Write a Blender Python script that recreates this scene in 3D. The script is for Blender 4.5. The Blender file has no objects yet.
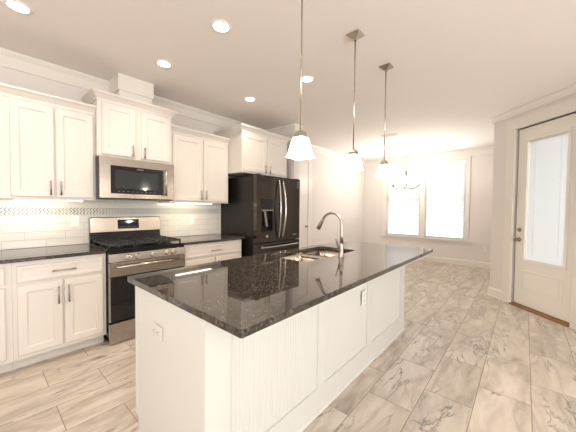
import bpy, bmesh, math, random
from mathutils import Vector, Matrix
random.seed(7)
PI = math.pi
S = bpy.context.scene
COL = S.collection

# ------------------------------------------------------------------ camera
CAMH = 1.3296
cd = bpy.data.cameras.new('camera'); cam = bpy.data.objects.new('camera', cd); COL.objects.link(cam)
cd.sensor_width = 36.0; cd.lens = 272.22 / 576 * 36; cd.clip_start = 0.02
yaw, pit, rol = math.radians(41.003), math.radians(-1.693), math.radians(0.591)
fw = Vector((math.cos(pit) * math.cos(yaw), math.cos(pit) * math.sin(yaw), math.sin(pit)))
rt = Vector((math.sin(yaw), -math.cos(yaw), 0)); up = rt.cross(fw)
r2 = math.cos(rol) * rt + math.sin(rol) * up
u2 = -math.sin(rol) * rt + math.cos(rol) * up
m = Matrix((r2, u2, -fw)).transposed().to_4x4(); m.translation = (0, 0, CAMH)
cam.matrix_world = m
S.camera = cam

# ------------------------------------------------------------------ view, world, daylight and fill
S.view_settings.view_transform = 'Standard'; S.view_settings.look = 'None'
S.view_settings.gamma = 1; S.view_settings.use_curve_mapping = False
S.view_settings.exposure = 0.08
W = bpy.data.worlds.new('world'); S.world = W; W.use_nodes = True
bgn = W.node_tree.nodes['Background']
bgn.inputs[0].default_value = (0.90, 0.95, 1.0, 1); bgn.inputs[1].default_value = 4.0

def area(name, loc, direction, sx, sy, power, color):
    l = bpy.data.lights.new(name, 'AREA'); l.shape = 'RECTANGLE'; l.size = sx; l.size_y = sy
    l.energy = power; l.color = color
    o = bpy.data.objects.new(name, l); COL.objects.link(o); o.location = loc
    o.rotation_euler = Vector(direction).to_track_quat('-Z', 'Z').to_euler()
    return o
# daylight outside the two dining windows, then two added fill lamps behind the photographer
area('daylight_dining', (8.05, 2.0, 1.6), (-1, 0, -0.05), 2.3, 2.2, 70, (1.0, 0.97, 0.93))
area('fill_living', (-0.1, -4.05, 1.25), (0, 1, 1.8), 3.4, 2.1, 175, (1.0, 0.97, 0.94))  # unseen fill, added and tilted up to lift the ceiling
area('fill_side', (-3.05, 0.2, 1.6), (1, 0, 1.5), 2.3, 1.3, 60, (1.0, 0.90, 0.80))  # added side fill out of view, also aimed upwards

# ------------------------------------------------------------------ materials
def newmat(name):
    mt = bpy.data.materials.new(name); mt.use_nodes = True
    nt = mt.node_tree; b = nt.nodes['Principled BSDF']
    return mt, nt, b
def setp(b, **k):
    mp = {'color': 'Base Color', 'rough': 'Roughness', 'metal': 'Metallic', 'ior': 'IOR', 'coat': 'Coat Weight', 'coatr': 'Coat Roughness', 'spec': 'Specular IOR Level', 'trans': 'Transmission Weight'}
    for a, v in k.items():
        b.inputs[mp[a]].default_value = (*v, 1) if isinstance(v, tuple) else v
def N(nt, t, **k):
    n = nt.nodes.new(t)
    for a, v in k.items(): setattr(n, a, v)
    return n
def mth(nt, op, a, b=None, c=None):
    n = nt.nodes.new('ShaderNodeMath'); n.operation = op
    for i, v in enumerate((a, b, c)):
        if v is None: continue
        if isinstance(v, (int, float)): n.inputs[i].default_value = v
        else: nt.links.new(v, n.inputs[i])
    return n.outputs[0]
def ramp(nt, fac, stops):
    n = nt.nodes.new('ShaderNodeValToRGB'); e = n.color_ramp.elements
    while len(e) > 1: e.remove(e[-1])
    e[0].position = stops[0][0]; e[0].color = (*stops[0][1], 1)
    for p, c in stops[1:]:
        q = e.new(p); q.color = (*c, 1)
    nt.links.new(fac, n.inputs[0]); return n.outputs[0]
def paint(name, col, rough=0.5, bump=0.0, scale=300, spec=0.5):
    mt, nt, b = newmat(name); setp(b, color=col, rough=rough, spec=spec)
    tc = N(nt, 'ShaderNodeTexCoord'); nz = N(nt, 'ShaderNodeTexNoise'); nz.inputs['Scale'].default_value = scale
    nt.links.new(tc.outputs['Object'], nz.inputs['Vector'])
    if bump:
        bp = N(nt, 'ShaderNodeBump'); bp.inputs['Strength'].default_value = bump; bp.inputs['Distance'].default_value = 0.002
        nt.links.new(nz.outputs[0], bp.inputs['Height']); nt.links.new(bp.outputs[0], b.inputs['Normal'])
    return mt
def metal(name, col, rough, brushed=None):
    mt, nt, b = newmat(name); setp(b, color=col, rough=rough, metal=1.0)
    tc = N(nt, 'ShaderNodeTexCoord'); mp = N(nt, 'ShaderNodeMapping'); nz = N(nt, 'ShaderNodeTexNoise')
    mp.inputs['Scale'].default_value = brushed or (1, 1, 1); nz.inputs['Scale'].default_value = 40
    nt.links.new(tc.outputs['Object'], mp.inputs[0]); nt.links.new(mp.outputs[0], nz.inputs['Vector'])
    r = N(nt, 'ShaderNodeMapRange'); r.inputs[3].default_value = rough * 0.8; r.inputs[4].default_value = rough * 1.2
    nt.links.new(nz.outputs[0], r.inputs[0]); nt.links.new(r.outputs[0], b.inputs['Roughness'])
    return mt
def emit(name, col, st):
    mt, nt, b = newmat(name); setp(b, color=(1, 1, 1), rough=0.4)
    b.inputs['Emission Color'].default_value = (*col, 1); b.inputs['Emission Strength'].default_value = st
    return mt

M = {}
M['cab'] = paint('cabinet_paint', (0.69, 0.645, 0.59), 0.32)
M['trim'] = paint('trim_paint', (0.77, 0.73, 0.66), 0.35)
M['isl'] = paint('island_paint', (0.69, 0.685, 0.64), 0.35)
M['wall'] = paint('wall_paint', (0.74, 0.69, 0.64), 0.8, 0.15, 120)
M['ceil'] = paint('ceiling_paint', (0.86, 0.80, 0.75), 0.9, 0.3, 60)
M['doorp'] = paint('door_paint', (0.84, 0.80, 0.73), 0.35)
M['nickel'] = metal('brushed_nickel', (0.40, 0.35, 0.30), 0.30)
M['pnickel'] = metal('polished_nickel', (0.55, 0.50, 0.45), 0.18)
M['steel'] = metal('stainless_steel', (0.46, 0.42, 0.375), 0.26, (0.3, 0.3, 14))
M['knob'] = metal('polished_steel', (0.75, 0.71, 0.66), 0.2)
M['sinksteel'] = metal('sink_steel', (0.36, 0.32, 0.28), 0.25, (4, 4, 1))
M['bsteel'] = metal('black_stainless', (0.095, 0.086, 0.080), 0.11, (14, 14, 0.3))
M['bside'] = paint('fridge_side_black', (0.012, 0.010, 0.010), 0.3, spec=0.3)
M['hsteel'] = metal('dark_chrome', (0.45, 0.43, 0.42), 0.18)
M['blk'] = paint('black_enamel', (0.008, 0.008, 0.010), 0.15, spec=0.35)
M['iron'] = paint('cast_iron', (0.02, 0.02, 0.021), 0.5, 0.3, 400)
M['bglass'] = paint('black_glass', (0.010, 0.010, 0.012), 0.04)
M['gasket'] = paint('weatherstrip', (0.035, 0.025, 0.02), 0.7)
M['plate'] = paint('plastic_plate', (0.82, 0.80, 0.77), 0.35)
M['slot'] = paint('outlet_slot', (0.05, 0.05, 0.05), 0.6)
M['screen'] = paint('display_grey', (0.03, 0.034, 0.036), 0.08)
M['mark'] = paint('light_marking', (0.28, 0.28, 0.28), 0.4)
M['bronze'] = metal('door_hardware', (0.30, 0.25, 0.19), 0.3)
M['glow'] = emit('shade_glass', (1.0, 0.95, 0.88), 2.6)
M['disc'] = emit('lamp_disc', (1.0, 0.95, 0.86), 9.0)
M['bar'] = emit('undercabinet_strip', (1.0, 0.90, 0.72), 6.0)

def mat_wood():
    mt, nt, b = newmat('threshold_wood'); setp(b, rough=0.4)
    tc = N(nt, 'ShaderNodeTexCoord'); mp = N(nt, 'ShaderNodeMapping'); mp.inputs['Scale'].default_value = (3, 3, 60)
    nz = N(nt, 'ShaderNodeTexNoise'); nz.inputs['Scale'].default_value = 4
    nt.links.new(tc.outputs['Object'], mp.inputs[0]); nt.links.new(mp.outputs[0], nz.inputs['Vector'])
    nt.links.new(ramp(nt, nz.outputs[0], [(0.3, (0.20, 0.09, 0.035)), (0.7, (0.36, 0.18, 0.075))]), b.inputs['Base Color'])
    return mt
M['wood'] = mat_wood()

def mat_granite():
    mt, nt, b = newmat('granite'); setp(b, rough=0.03, ior=1.70)
    tc = N(nt, 'ShaderNodeTexCoord')
    n1 = N(nt, 'ShaderNodeTexNoise'); n1.inputs['Scale'].default_value = 85; n1.inputs['Detail'].default_value = 4; n1.inputs['Roughness'].default_value = 0.7
    v = N(nt, 'ShaderNodeTexVoronoi'); v.inputs['Scale'].default_value = 105
    n2 = N(nt, 'ShaderNodeTexNoise'); n2.inputs['Scale'].default_value = 14; n2.inputs['Detail'].default_value = 3
    for n in (n1, v, n2): nt.links.new(tc.outputs['Object'], n.inputs['Vector'])
    c1 = ramp(nt, n1.outputs[0], [(0.41, (0.004, 0.004, 0.005)), (0.49, (0.030, 0.025, 0.022)), (0.56, (0.10, 0.080, 0.068)), (0.66, (0.20, 0.17, 0.15))])
    c2 = ramp(nt, v.outputs['Distance'], [(0.0, (0.006, 0.006, 0.008)), (0.35, (0.03, 0.026, 0.024)), (0.8, (0.05, 0.042, 0.038))])
    mx = N(nt, 'ShaderNodeMix', data_type='RGBA'); mx.inputs[0].default_value = 0.3
    nt.links.new(c1, mx.inputs[6]); nt.links.new(c2, mx.inputs[7])
    m2 = N(nt, 'ShaderNodeMix', data_type='RGBA', blend_type='MULTIPLY'); m2.inputs[0].default_value = 0.6
    nt.links.new(mx.outputs[2], m2.inputs[6])
    nt.links.new(ramp(nt, n2.outputs[0], [(0.3, (0.6, 0.6, 0.6)), (0.7, (1.3, 1.25, 1.2))]), m2.inputs[7])
    nt.links.new(m2.outputs[2], b.inputs['Base Color'])
    return mt
M['granite'] = mat_granite()

def mat_floor():
    mt, nt, b = newmat('marble_plank_tile'); setp(b, rough=0.45, spec=0.3)
    tc = N(nt, 'ShaderNodeTexCoord')
    mp = N(nt, 'ShaderNodeMapping'); mp.inputs['Location'].default_value = (0.275 + 6.1, 0.07 + 0.297 * 20, 0)
    nt.links.new(tc.outputs['Object'], mp.inputs[0])
    br = N(nt, 'ShaderNodeTexBrick'); br.offset = 0.5; br.offset_frequency = 2
    for k, v in (('Scale', 1.0), ('Mortar Size', 0.0022), ('Mortar Smooth', 0.1), ('Brick Width', 0.61), ('Row Height', 0.297), ('Bias', 0.0)): br.inputs[k].default_value = v
    br.inputs['Color1'].default_value = (0, 0, 0, 1); br.inputs['Color2'].default_value = (1, 1, 1, 1); br.inputs['Mortar'].default_value = (0.5, 0.5, 0.5, 1)
    nt.links.new(mp.outputs[0], br.inputs['Vector'])
    rnd = mth(nt, 'MULTIPLY', br.outputs['Color'], 37.0)
    # veins flow diagonally across each tile
    m2 = N(nt, 'ShaderNodeMapping'); m2.inputs['Rotation'].default_value = (0, 0, math.radians(28)); m2.inputs['Scale'].default_value = (0.8, 3.0, 1)
    nt.links.new(tc.outputs['Object'], m2.inputs[0])
    def noise(sc, det, dist, rough=0.55, off=0.0):
        n = N(nt, 'ShaderNodeTexNoise', noise_dimensions='4D'); n.inputs['Scale'].default_value = sc; n.inputs['Detail'].default_value = det
        n.inputs['Distortion'].default_value = dist; n.inputs['Roughness'].default_value = rough
        nt.links.new(m2.outputs[0], n.inputs['Vector']); nt.links.new(mth(nt, 'ADD', rnd, off), n.inputs['W']); return n.outputs[0]
    a = noise(1.6, 7, 0.7); c = noise(2.6, 8, 0.5, 0.62, 5.0); d = noise(1.1, 5, 0.9, 0.5, 9.0)
    def vein(n, w):
        return mth(nt, 'SUBTRACT', 1.0, mth(nt, 'MINIMUM', mth(nt, 'DIVIDE', mth(nt, 'ABSOLUTE', mth(nt, 'SUBTRACT', n, 0.5)), w), 1.0))
    v1 = mth(nt, 'MULTIPLY', vein(a, 0.018), ramp(nt, c, [(0.46, (0, 0, 0)), (0.60, (1, 1, 1))]))
    v2 = vein(d, 0.045)
    base = ramp(nt, c, [(0.30, (0.36, 0.30, 0.24)), (0.42, (0.53, 0.46, 0.385)), (0.56, (0.63, 0.56, 0.48)), (0.72, (0.70, 0.64, 0.565))])
    mx = N(nt, 'ShaderNodeMix', data_type='RGBA'); nt.links.new(mth(nt, 'MULTIPLY', v2, 0.4), mx.inputs[0]); nt.links.new(base, mx.inputs[6]); mx.inputs[7].default_value = (0.27, 0.23, 0.20, 1)
    my = N(nt, 'ShaderNodeMix', data_type='RGBA'); nt.links.new(mth(nt, 'MULTIPLY', v1, 0.85), my.inputs[0]); nt.links.new(mx.outputs[2], my.inputs[6]); my.inputs[7].default_value = (0.13, 0.11, 0.10, 1)
    mz = N(nt, 'ShaderNodeMix', data_type='RGBA'); nt.links.new(br.outputs['Fac'], mz.inputs[0]); nt.links.new(my.outputs[2], mz.inputs[6]); mz.inputs[7].default_value = (0.24, 0.19, 0.15, 1)
    nt.links.new(mz.outputs[2], b.inputs['Base Color'])
    bp = N(nt, 'ShaderNodeBump'); bp.inputs['Strength'].default_value = 0.5; bp.inputs['Distance'].default_value = 0.002; bp.invert = True
    nt.links.new(br.outputs['Fac'], bp.inputs['Height']); nt.links.new(bp.outputs[0], b.inputs['Normal'])
    return mt
M['floor'] = mat_floor()

def mat_splash():
    mt, nt, b = newmat('white_subway_tile'); setp(b, rough=0.15)
    tc = N(nt, 'ShaderNodeTexCoord'); sp = N(nt, 'ShaderNodeSeparateXYZ'); nt.links.new(tc.outputs['Object'], sp.inputs[0])
    cb = N(nt, 'ShaderNodeCombineXYZ'); nt.links.new(sp.outputs[0], cb.inputs[0]); nt.links.new(mth(nt, 'ADD', sp.outputs[2], -0.915 + 0.77 * 2), cb.inputs[1])
    br = N(nt, 'ShaderNodeTexBrick'); br.offset = 0.5
    for k, v in (('Scale', 1.0), ('Mortar Size', 0.0016), ('Mortar Smooth', 0.2), ('Brick Width', 0.31), ('Row Height', 0.077)): br.inputs[k].default_value = v
    br.inputs['Color1'].default_value = (0.70, 0.67, 0.62, 1); br.inputs['Color2'].default_value = (0.66, 0.635, 0.585, 1); br.inputs['Mortar'].default_value = (0.42, 0.40, 0.37, 1)
    nt.links.new(cb.outputs[0], br.inputs['Vector'])
    # chevron mosaic band
    fx = mth(nt, 'FRACT', mth(nt, 'DIVIDE', mth(nt, 'ADD', sp.outputs[2], 10.0), 0.038))
    zig = mth(nt, 'MULTIPLY', mth(nt, 'ABSOLUTE', mth(nt, 'SUBTRACT', fx, 0.5)), 0.040)
    st = mth(nt, 'FRACT', mth(nt, 'DIVIDE', mth(nt, 'ADD', mth(nt, 'ADD', sp.outputs[0], 10.0), zig), 0.030))
    dark = mth(nt, 'GREATER_THAN', st, 0.55)
    nz = N(nt, 'ShaderNodeTexNoise'); nz.inputs['Scale'].default_value = 25; nt.links.new(tc.outputs['Object'], nz.inputs['Vector'])
    mc = N(nt, 'ShaderNodeMix', data_type='RGBA'); nt.links.new(dark, mc.inputs[0]); mc.inputs[6].default_value = (0.66, 0.64, 0.60, 1)
    nt.links.new(ramp(nt, nz.outputs[0], [(0.35, (0.14, 0.137, 0.13)), (0.65, (0.34, 0.33, 0.32))]), mc.inputs[7])
    band = mth(nt, 'MULTIPLY', mth(nt, 'GREATER_THAN', sp.outputs[2], 1.232), mth(nt, 'LESS_THAN', sp.outputs[2], 1.308))
    mx = N(nt, 'ShaderNodeMix', data_type='RGBA'); nt.links.new(band, mx.inputs[0]); nt.links.new(br.outputs['Color'], mx.inputs[6]); nt.links.new(mc.outputs[2], mx.inputs[7])
    nt.links.new(mx.outputs[2], b.inputs['Base Color'])
    bp = N(nt, 'ShaderNodeBump'); bp.inputs['Strength'].default_value = 0.6; bp.inputs['Distance'].default_value = 0.002; bp.invert = True
    nt.links.new(br.outputs['Fac'], bp.inputs['Height']); nt.links.new(bp.outputs[0], b.inputs['Normal'])
    return mt
M['splash'] = mat_splash()

def mat_blind(name, transl, c=(0.85, 0.84, 0.82, 1)):
    mt, nt, b = newmat(name); nt.nodes.remove(b); out = nt.nodes['Material Output']
    d = N(nt, 'ShaderNodeBsdfDiffuse'); t = N(nt, 'ShaderNodeBsdfTranslucent'); mx = N(nt, 'ShaderNodeMixShader')
    d.inputs[0].default_value = c; t.inputs[0].default_value = c; mx.inputs[0].default_value = transl
    nt.links.new(d.outputs[0], mx.inputs[1]); nt.links.new(t.outputs[0], mx.inputs[2]); nt.links.new(mx.outputs[0], out.inputs[0])
    return mt
M['blind'] = mat_blind('blind_slat', 0.08, (0.66, 0.65, 0.64, 1))
M['cshade'] = emit('lit_frosted_glass', (1.0, 0.94, 0.86), 2.2)
M['dblind'] = mat_blind('door_blind_slat', 0.9, (0.80, 0.80, 0.79, 1))
def mat_pane():
    mt, nt, b = newmat('window_glass'); nt.nodes.remove(b); out = nt.nodes['Material Output']
    d = N(nt, 'ShaderNodeBsdfTransparent'); t = N(nt, 'ShaderNodeBsdfGlossy'); mx = N(nt, 'ShaderNodeMixShader')
    t.inputs['Roughness'].default_value = 0.02; lw = N(nt, 'ShaderNodeLayerWeight'); lw.inputs['Blend'].default_value = 0.5; fac = mth(nt, 'ADD', mth(nt, 'MULTIPLY', mth(nt, 'POWER', lw.outputs['Facing'], 5.0), 0.9), 0.035)
    nt.links.new(fac, mx.inputs[0]); nt.links.new(d.outputs[0], mx.inputs[1]); nt.links.new(t.outputs[0], mx.inputs[2]); nt.links.new(mx.outputs[0], out.inputs[0])
    return mt
M['pane'] = mat_pane()

# ------------------------------------------------------------------ mesh helpers
class MB:
    def __init__(s): s.bm = bmesh.new()
    def box(s, x0, x1, y0, y1, z0, z1, mat=None):
        vs = [s.bm.verts.new((x, y, z)) for z in (z0, z1) for y in (y0, y1) for x in (x0, x1)]
        if mat is not None:
            for v in vs: v.co = mat @ v.co
        for f in ((0, 2, 3, 1), (4, 5, 7, 6), (0, 1, 5, 4), (2, 6, 7, 3), (0, 4, 6, 2), (1, 3, 7, 5)):
            s.bm.faces.new([vs[i] for i in f])
        return s
    def rings(s, rs, cap0=True, cap1=True, smooth=True):
        V = [[s.bm.verts.new(p) for p in r] for r in rs]; n = len(V[0])
        for a, b in zip(V, V[1:]):
            for i in range(n):
                f = s.bm.faces.new([a[i], a[(i + 1) % n], b[(i + 1) % n], b[i]]); f.smooth = smooth
        if cap0: s.bm.faces.new(list(reversed(V[0])))
        if cap1: s.bm.faces.new(V[-1])
        return s
    def tube(s, pts, r, n=12, cap=True):
        pts = [Vector(p) for p in pts]; rr = r if isinstance(r, (list, tuple)) else [r] * len(pts)
        T = []
        for i in range(len(pts)):
            a = pts[max(0, i - 1)]; b = pts[min(len(pts) - 1, i + 1)]; T.append((b - a).normalized())
        ref = Vector((0, 0, 1)) if abs(T[0].z) < 0.9 else Vector((1, 0, 0))
        u = T[0].cross(ref).normalized(); rs = []
        for i, p in enumerate(pts):
            u = (u - T[i] * u.dot(T[i])).normalized(); v = T[i].cross(u)
            rs.append([p + rr[i] * (math.cos(2 * PI * k / n) * u + math.sin(2 * PI * k / n) * v) for k in range(n)])
        return s.rings(rs, cap, cap)
    def lathe(s, prof, c=(0, 0, 0), n=24, axis='Z', cap=True):
        rs = []
        for r, h in prof:
            ring = []
            for k in range(n):
                a = 2 * PI * k / n; x, y = r * math.cos(a), r * math.sin(a)
                if axis == 'Z': p = (c[0] + x, c[1] + y, c[2] + h)
                elif axis == 'Y': p = (c[0] + x, c[1] + h, c[2] - y)
                else: p = (c[0] + h, c[1] + x, c[2] + y)
                ring.append(Vector(p))
            rs.append(ring)
        return s.rings(rs, cap, cap)
    def loft(s, loops, cap0=True, cap1=True, smooth=False): return s.rings([[Vector(p) for p in l] for l in loops], cap0, cap1, smooth)
    def prism(s, poly, z0, z1):
        return s.rings([[Vector((x, y, z0)) for x, y in poly], [Vector((x, y, z1)) for x, y in poly]], True, True, False)
    def sweep(s, path, prof, closed=False):
        """prof (outward, z) carried along a 2D path; outward is to the RIGHT of travel, mitred corners"""
        path = [Vector((p[0], p[1])) for p in path]; n = len(path); rs = []
        for i in range(n):
            d0 = (path[i] - path[i - 1]).normalized() if (i > 0 or closed) else None
            d1 = (path[(i + 1) % n] - path[i]).normalized() if (i < n - 1 or closed) else None
            if d0 is None: d0 = d1
            if d1 is None: d1 = d0
            n0 = Vector((d0.y, -d0.x)); n1 = Vector((d1.y, -d1.x)); mm = (n0 + n1).normalized(); k = 1 / max(0.2, mm.dot(n0))
            rs.append([Vector((path[i].x + mm.x * k * o, path[i].y + mm.y * k * o, z)) for o, z in prof])
        if closed: rs.append(rs[0])
        return s.rings(rs, not closed, not closed, False)
    def panel(s, x0, x1, y0, y1, z0, z1, rail=0.055, depth=0.009, step=0.010, raised=False):
        """door or drawer front facing -Y: slab y0..y1 with a recessed centre on its y0 face"""
        def loop(i, y): return [(x0 + i, y, z0 + i), (x1 - i, y, z0 + i), (x1 - i, y, z1 - i), (x0 + i, y, z1 - i)]
        L = [loop(0, y1), loop(0, y0 + 0.004), loop(0.004, y0), loop(rail, y0), loop(rail + step * 0.3, y0 + depth * 0.6), loop(rail + step, y0 + depth)]
        if raised: L += [loop(rail + step + 0.022, y0 + depth), loop(rail + step + 0.042, y0 + depth * 0.3)]
        return s.loft(L)
    def build(s, name, mat, parent=None, bevel=0.0, smooth=False, seg=2):
        bmesh.ops.recalc_face_normals(s.bm, faces=s.bm.faces)
        me = bpy.data.meshes.new(name); s.bm.to_mesh(me); s.bm.free()
        if smooth:
            for p in me.polygons: p.use_smooth = True
        me.materials.append(mat); o = bpy.data.objects.new(name, me); COL.objects.link(o)
        if parent: o.parent = parent
        if bevel:
            b = o.modifiers.new('bevel', 'BEVEL'); b.width = bevel; b.segments = seg; b.limit_method = 'ANGLE'; b.angle_limit = math.radians(40)
        return o
def thing(name, label, cat, loc=(0, 0, 0), rz=0, group=None):
    o = bpy.data.objects.new(name, None); COL.objects.link(o); o.location = loc; o.rotation_euler.z = rz
    o.empty_display_size = 0.1
    return tag(o, label, cat, group)
def tag(o, label, cat, group=None):
    o['label'] = label; o['category'] = cat
    if group: o['group'] = group
    return o
def struct(o): o['kind'] = 'structure'; return o
def lab(o, t): o['label'] = t; return o
def dup(o, parent=None):
    c = o.copy(); COL.objects.link(c); c.parent = parent
    for ch in list(o.children): dup(ch, c)
    return c
def pointlamp(loc, e, col, r=0.04, parent=None, name='lamp_light'):
    l = bpy.data.lights.new(name, 'POINT'); l.energy = e; l.color = col; l.shadow_soft_size = r
    o = bpy.data.objects.new(name, l); COL.objects.link(o); o.location = loc
    if parent: o.parent = parent
    return o
WARM = (1.0, 0.83, 0.65)

# ------------------------------------------------------------------ room shell
H = 2.745; KY = 3.64; DX = 7.65; RY = 0.40
UO = Vector((5.022, 0.146, 0)) + Vector((0.7071, 0.7071, 0)) * -0.045
uC = 0.385; uE = -1.33
PC = (UO.x + uC * 0.70711, UO.y + uC * 0.70711); PE = (UO.x + uE * 0.70711, UO.y + uE * 0.70711)   # ends of the angled door wall
SYD = PC[1] - (6.20 - PC[0])
a = MB(); a.box(-3.2, DX + 0.2, -4.2, KY + 0.2, -0.1, 0); struct(a.build('floor', M['floor']))
a = MB(); a.box(-3.2, DX + 0.2, -4.2, KY + 0.2, H, H + 0.1); struct(a.build('ceiling', M['ceil']))
a = MB(); a.box(-3.2, DX + 0.15, KY, KY + 0.15, 0, H); struct(a.build('wall_kitchen', M['wall']))
a = MB(); a.box(-3.2, -3.0, -4.2, -1.0, 0, H).box(-3.2, -3.0, 1.4, KY, 0, H).box(-3.2, -3.0, -1.0, 1.4, 0, 0.9).box(-3.2, -3.0, -1.0, 1.4, 2.3, H); struct(a.build('wall_left', M['wall']))
a = MB(); a.box(-3.0, -1.9, -4.2, -4.0, 0, H).box(1.7, PE[0] + 0.15, -4.2, -4.0, 0, H).box(-1.9, 1.7, -4.2, -4.0, 0, 0.1).box(-1.9, 1.7, -4.2, -4.0, 2.4, H); struct(a.build('wall_back', M['wall']))
a = MB(); a.box(PE[0], PE[0] + 0.15, -4.0, PE[1], 0, H); struct(a.build('wall_right', M['wall']))
a = MB(); a.prism([PC, (6.20, SYD), (DX, SYD), (DX, SYD - 0.14), (6.06, SYD - 0.14), (PC[0] - 0.02, PC[1] - 0.13)][::-1], 0, H); struct(a.build('wall_dining_side', M['wall']))
# alcove wing beside the refrigerator
a = MB(); a.box(3.56, 3.70, 2.97, KY, 0, H); struct(a.build('wall_alcove', M['wall']))
# dining wall with two openings
WZ0, WZ1 = 0.60, 2.53
WL = (2.07, 2.97); WR = (1.07, 1.97)
a = MB()
a.box(DX, DX + 0.15, SYD - 0.14, WR[0], 0, H).box(DX, DX + 0.15, WR[1], WL[0], WZ0, WZ1).box(DX, DX + 0.15, WL[1], KY, 0, H)
a.box(DX, DX + 0.15, WR[0], WL[1], 0, WZ0).box(DX, DX + 0.15, WR[0], WL[1], WZ1, H)
struct(a.build('wall_dining', M['wall']))

# angled wall: local frame u (x) along the wall, y = into the room normal negative; origin = door left jamb on the floor
MA = Matrix.Translation(UO) @ Matrix.Rotation(math.radians(45), 4, 'Z')
# in this frame +x runs towards the dining corner, +y points into the room (towards the camera side)
DW = 0.765; DH = 2.455; T = 0.15
def angled(o): o.matrix_world = MA.copy(); return o
a = MB(); a.box(0.0, uC, -0.10, 0, 0, H).box(uE, -DW, -T, 0, 0, H).box(-DW, 0.0, -T, 0, DH, H)
angled(struct(a.build('wall_entry', M['wall'])))
# entry door casing
a = MB(); a.box(0.012, 0.135, 0.0, 0.022, 0.0, DH + 0.012).box(-DW - 0.135, -DW - 0.012, 0.0, 0.022, 0.0, DH + 0.012).box(-DW - 0.15, 0.15, 0.0, 0.024, DH + 0.012, DH + 0.155)
a.box(-0.0, 0.012, -0.09, 0.012, 0, DH + 0.012).box(-DW - 0.012, -DW, -0.09, 0.012, 0, DH + 0.012).box(-DW, 0.0, -0.09, 0.012, DH, DH + 0.012)
angled(struct(a.build('trim_4', M['trim'], bevel=0.003)))
# crowns (profile outwards, z)
CR = [(0, H), (0, H - 0.15), (0.016, H - 0.15), (0.018, H - 0.130), (0.020, H - 0.050), (0.032, H - 0.036), (0.046, H - 0.014), (0.046, H)]
a = MB(); a.sweep([(-3.0, KY), (3.56, KY), (3.56, 2.97), (3.70, 2.97), (3.70, KY), (DX, KY), (DX, SYD)], CR)
struct(a.build('trim_1', M['trim']))
a = MB(); a.sweep([(6.20, PC[1] - (6.20 - PC[0])), PC, PE], [(0, H), (0, H - 0.085), (0.020, H - 0.085), (0.024, H - 0.045), (0.045, H - 0.020), (0.045, H)]); struct(a.build('trim_5', M['trim']))
BB = [(0, 0), (0.022, 0), (0.022, 0.014), (0.016, 0.018), (0.016, 0.11), (0.009, 0.13), (0, 0.135)]
a = MB(); a.sweep([(5.12, KY), (DX, KY), (DX, SYD), (6.20, SYD), PC, (UO.x + 0.136 * 0.7071, UO.y + 0.136 * 0.7071)], BB); struct(a.build('baseboard_dining', M['trim']))
a = MB(); a.sweep([(UO.x - (DW + 0.136) * 0.7071, UO.y - (DW + 0.136) * 0.7071), PE, (PE[0], -4.0)], BB); struct(a.build('baseboard_right', M['trim']))
a = MB(); a.sweep([(3.56, 2.97), (3.70, 2.97), (3.70, KY), (3.86, KY)], BB); struct(a.build('baseboard_alcove', M['trim']))
# boxed duct chase over the microwave cabinet
a = MB(); a.box(1.03, 1.37, 3.30, KY, 2.475, H).box(1.018, 1.382, 3.288, KY - 0.05, 2.575, H - 0.0005); struct(a.build('wall_chase', M['trim']))
# backsplash
a = MB(); a.box(-2.4, 2.53, KY - 0.010, KY, 0.916, 1.40); struct(a.build('trim_6', M['splash']))

# entry door
a = MB()
dx0, dx1, dy0, dy1 = -DW + 0.008, -0.010, -0.075, -0.030
lu0, lu1, lz0, lz1 = -0.650, -0.150, 0.655, 2.265
a.box(dx0, lu0, dy0, dy1, 0.035, DH - 0.008).box(lu1, dx1, dy0, dy1, 0.035, DH - 0.008).box(lu0, lu1, dy0, dy1, 0.035, lz0).box(lu0, lu1, dy0, dy1, lz1, DH - 0.008)
door = angled(struct(a.build('door_1', M['doorp'])))
# embossed lower panel (mould faces into the room, +y)
def ringframe(mb, x0, x1, z0, z1, w, y0, y1):
    mb.box(x0, x1, y0, y1, z0, z0 + w).box(x0, x1, y0, y1, z1 - w, z1).box(x0, x0 + w, y0, y1, z0 + w, z1 - w).box(x1 - w, x1, y0, y1, z0 + w, z1 - w)
a = MB(); ringframe(a, -0.645, -0.125, 0.235, 0.515, 0.02, dy1, dy1 + 0.006); a.box(-0.605, -0.165, dy1, dy1 + 0.005, 0.275, 0.475)
a.build('door_panel', M['doorp'], door, bevel=0.002)
a = MB(); ringframe(a, lu0 - 0.03, lu1 + 0.03, lz0 - 0.03, lz1 + 0.03, 0.034, dy1, dy1 + 0.012)
a.build('glass_frame', M['doorp'], door, bevel=0.004)
a = MB(); a.box(lu0, lu1, -0.040, -0.036, lz0, lz1).box(lu0, lu1, -0.066, -0.062, lz0, lz1); a.build('door_glass', M['pane'], door)
a = MB(); z = lz0 + 0.01
while z < lz1 - 0.03:
    a.loft([[(x, -0.0545, z), (x, -0.0475, z + 0.0125), (x, -0.0470, z + 0.0123), (x, -0.0540, z - 0.0002)] for x in (lu0 + 0.01, lu1 - 0.01)]); z += 0.0122
bl = a.build('door_blind', M['dblind'], door)
a = MB(); a.box(lu0 + 0.005, lu1 - 0.005, -0.060, -0.042, lz1 - 0.03, lz1 - 0.004).box(lu0 + 0.01, lu1 - 0.01, -0.056, -0.046, lz0 + 0.002, lz0 + 0.012)
for x in (lu0 + 0.09, lu1 - 0.09): a.box(x - 0.002, x + 0.002, -0.0465, -0.0455, lz0, lz1 - 0.02)
a.build('blind_cord', M['plate'], door)
a = MB()
a.lathe([(0.030, 0), (0.030, 0.006), (0.022, 0.010), (0.012, 0.012), (0.011, 0.034), (0.020, 0.040), (0.027, 0.052), (0.025, 0.064), (0.012, 0.070)], (-0.065, dy1, 0.925), 20, 'Y')
a.build('door_knob', M['bronze'], door, smooth=True)
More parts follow.
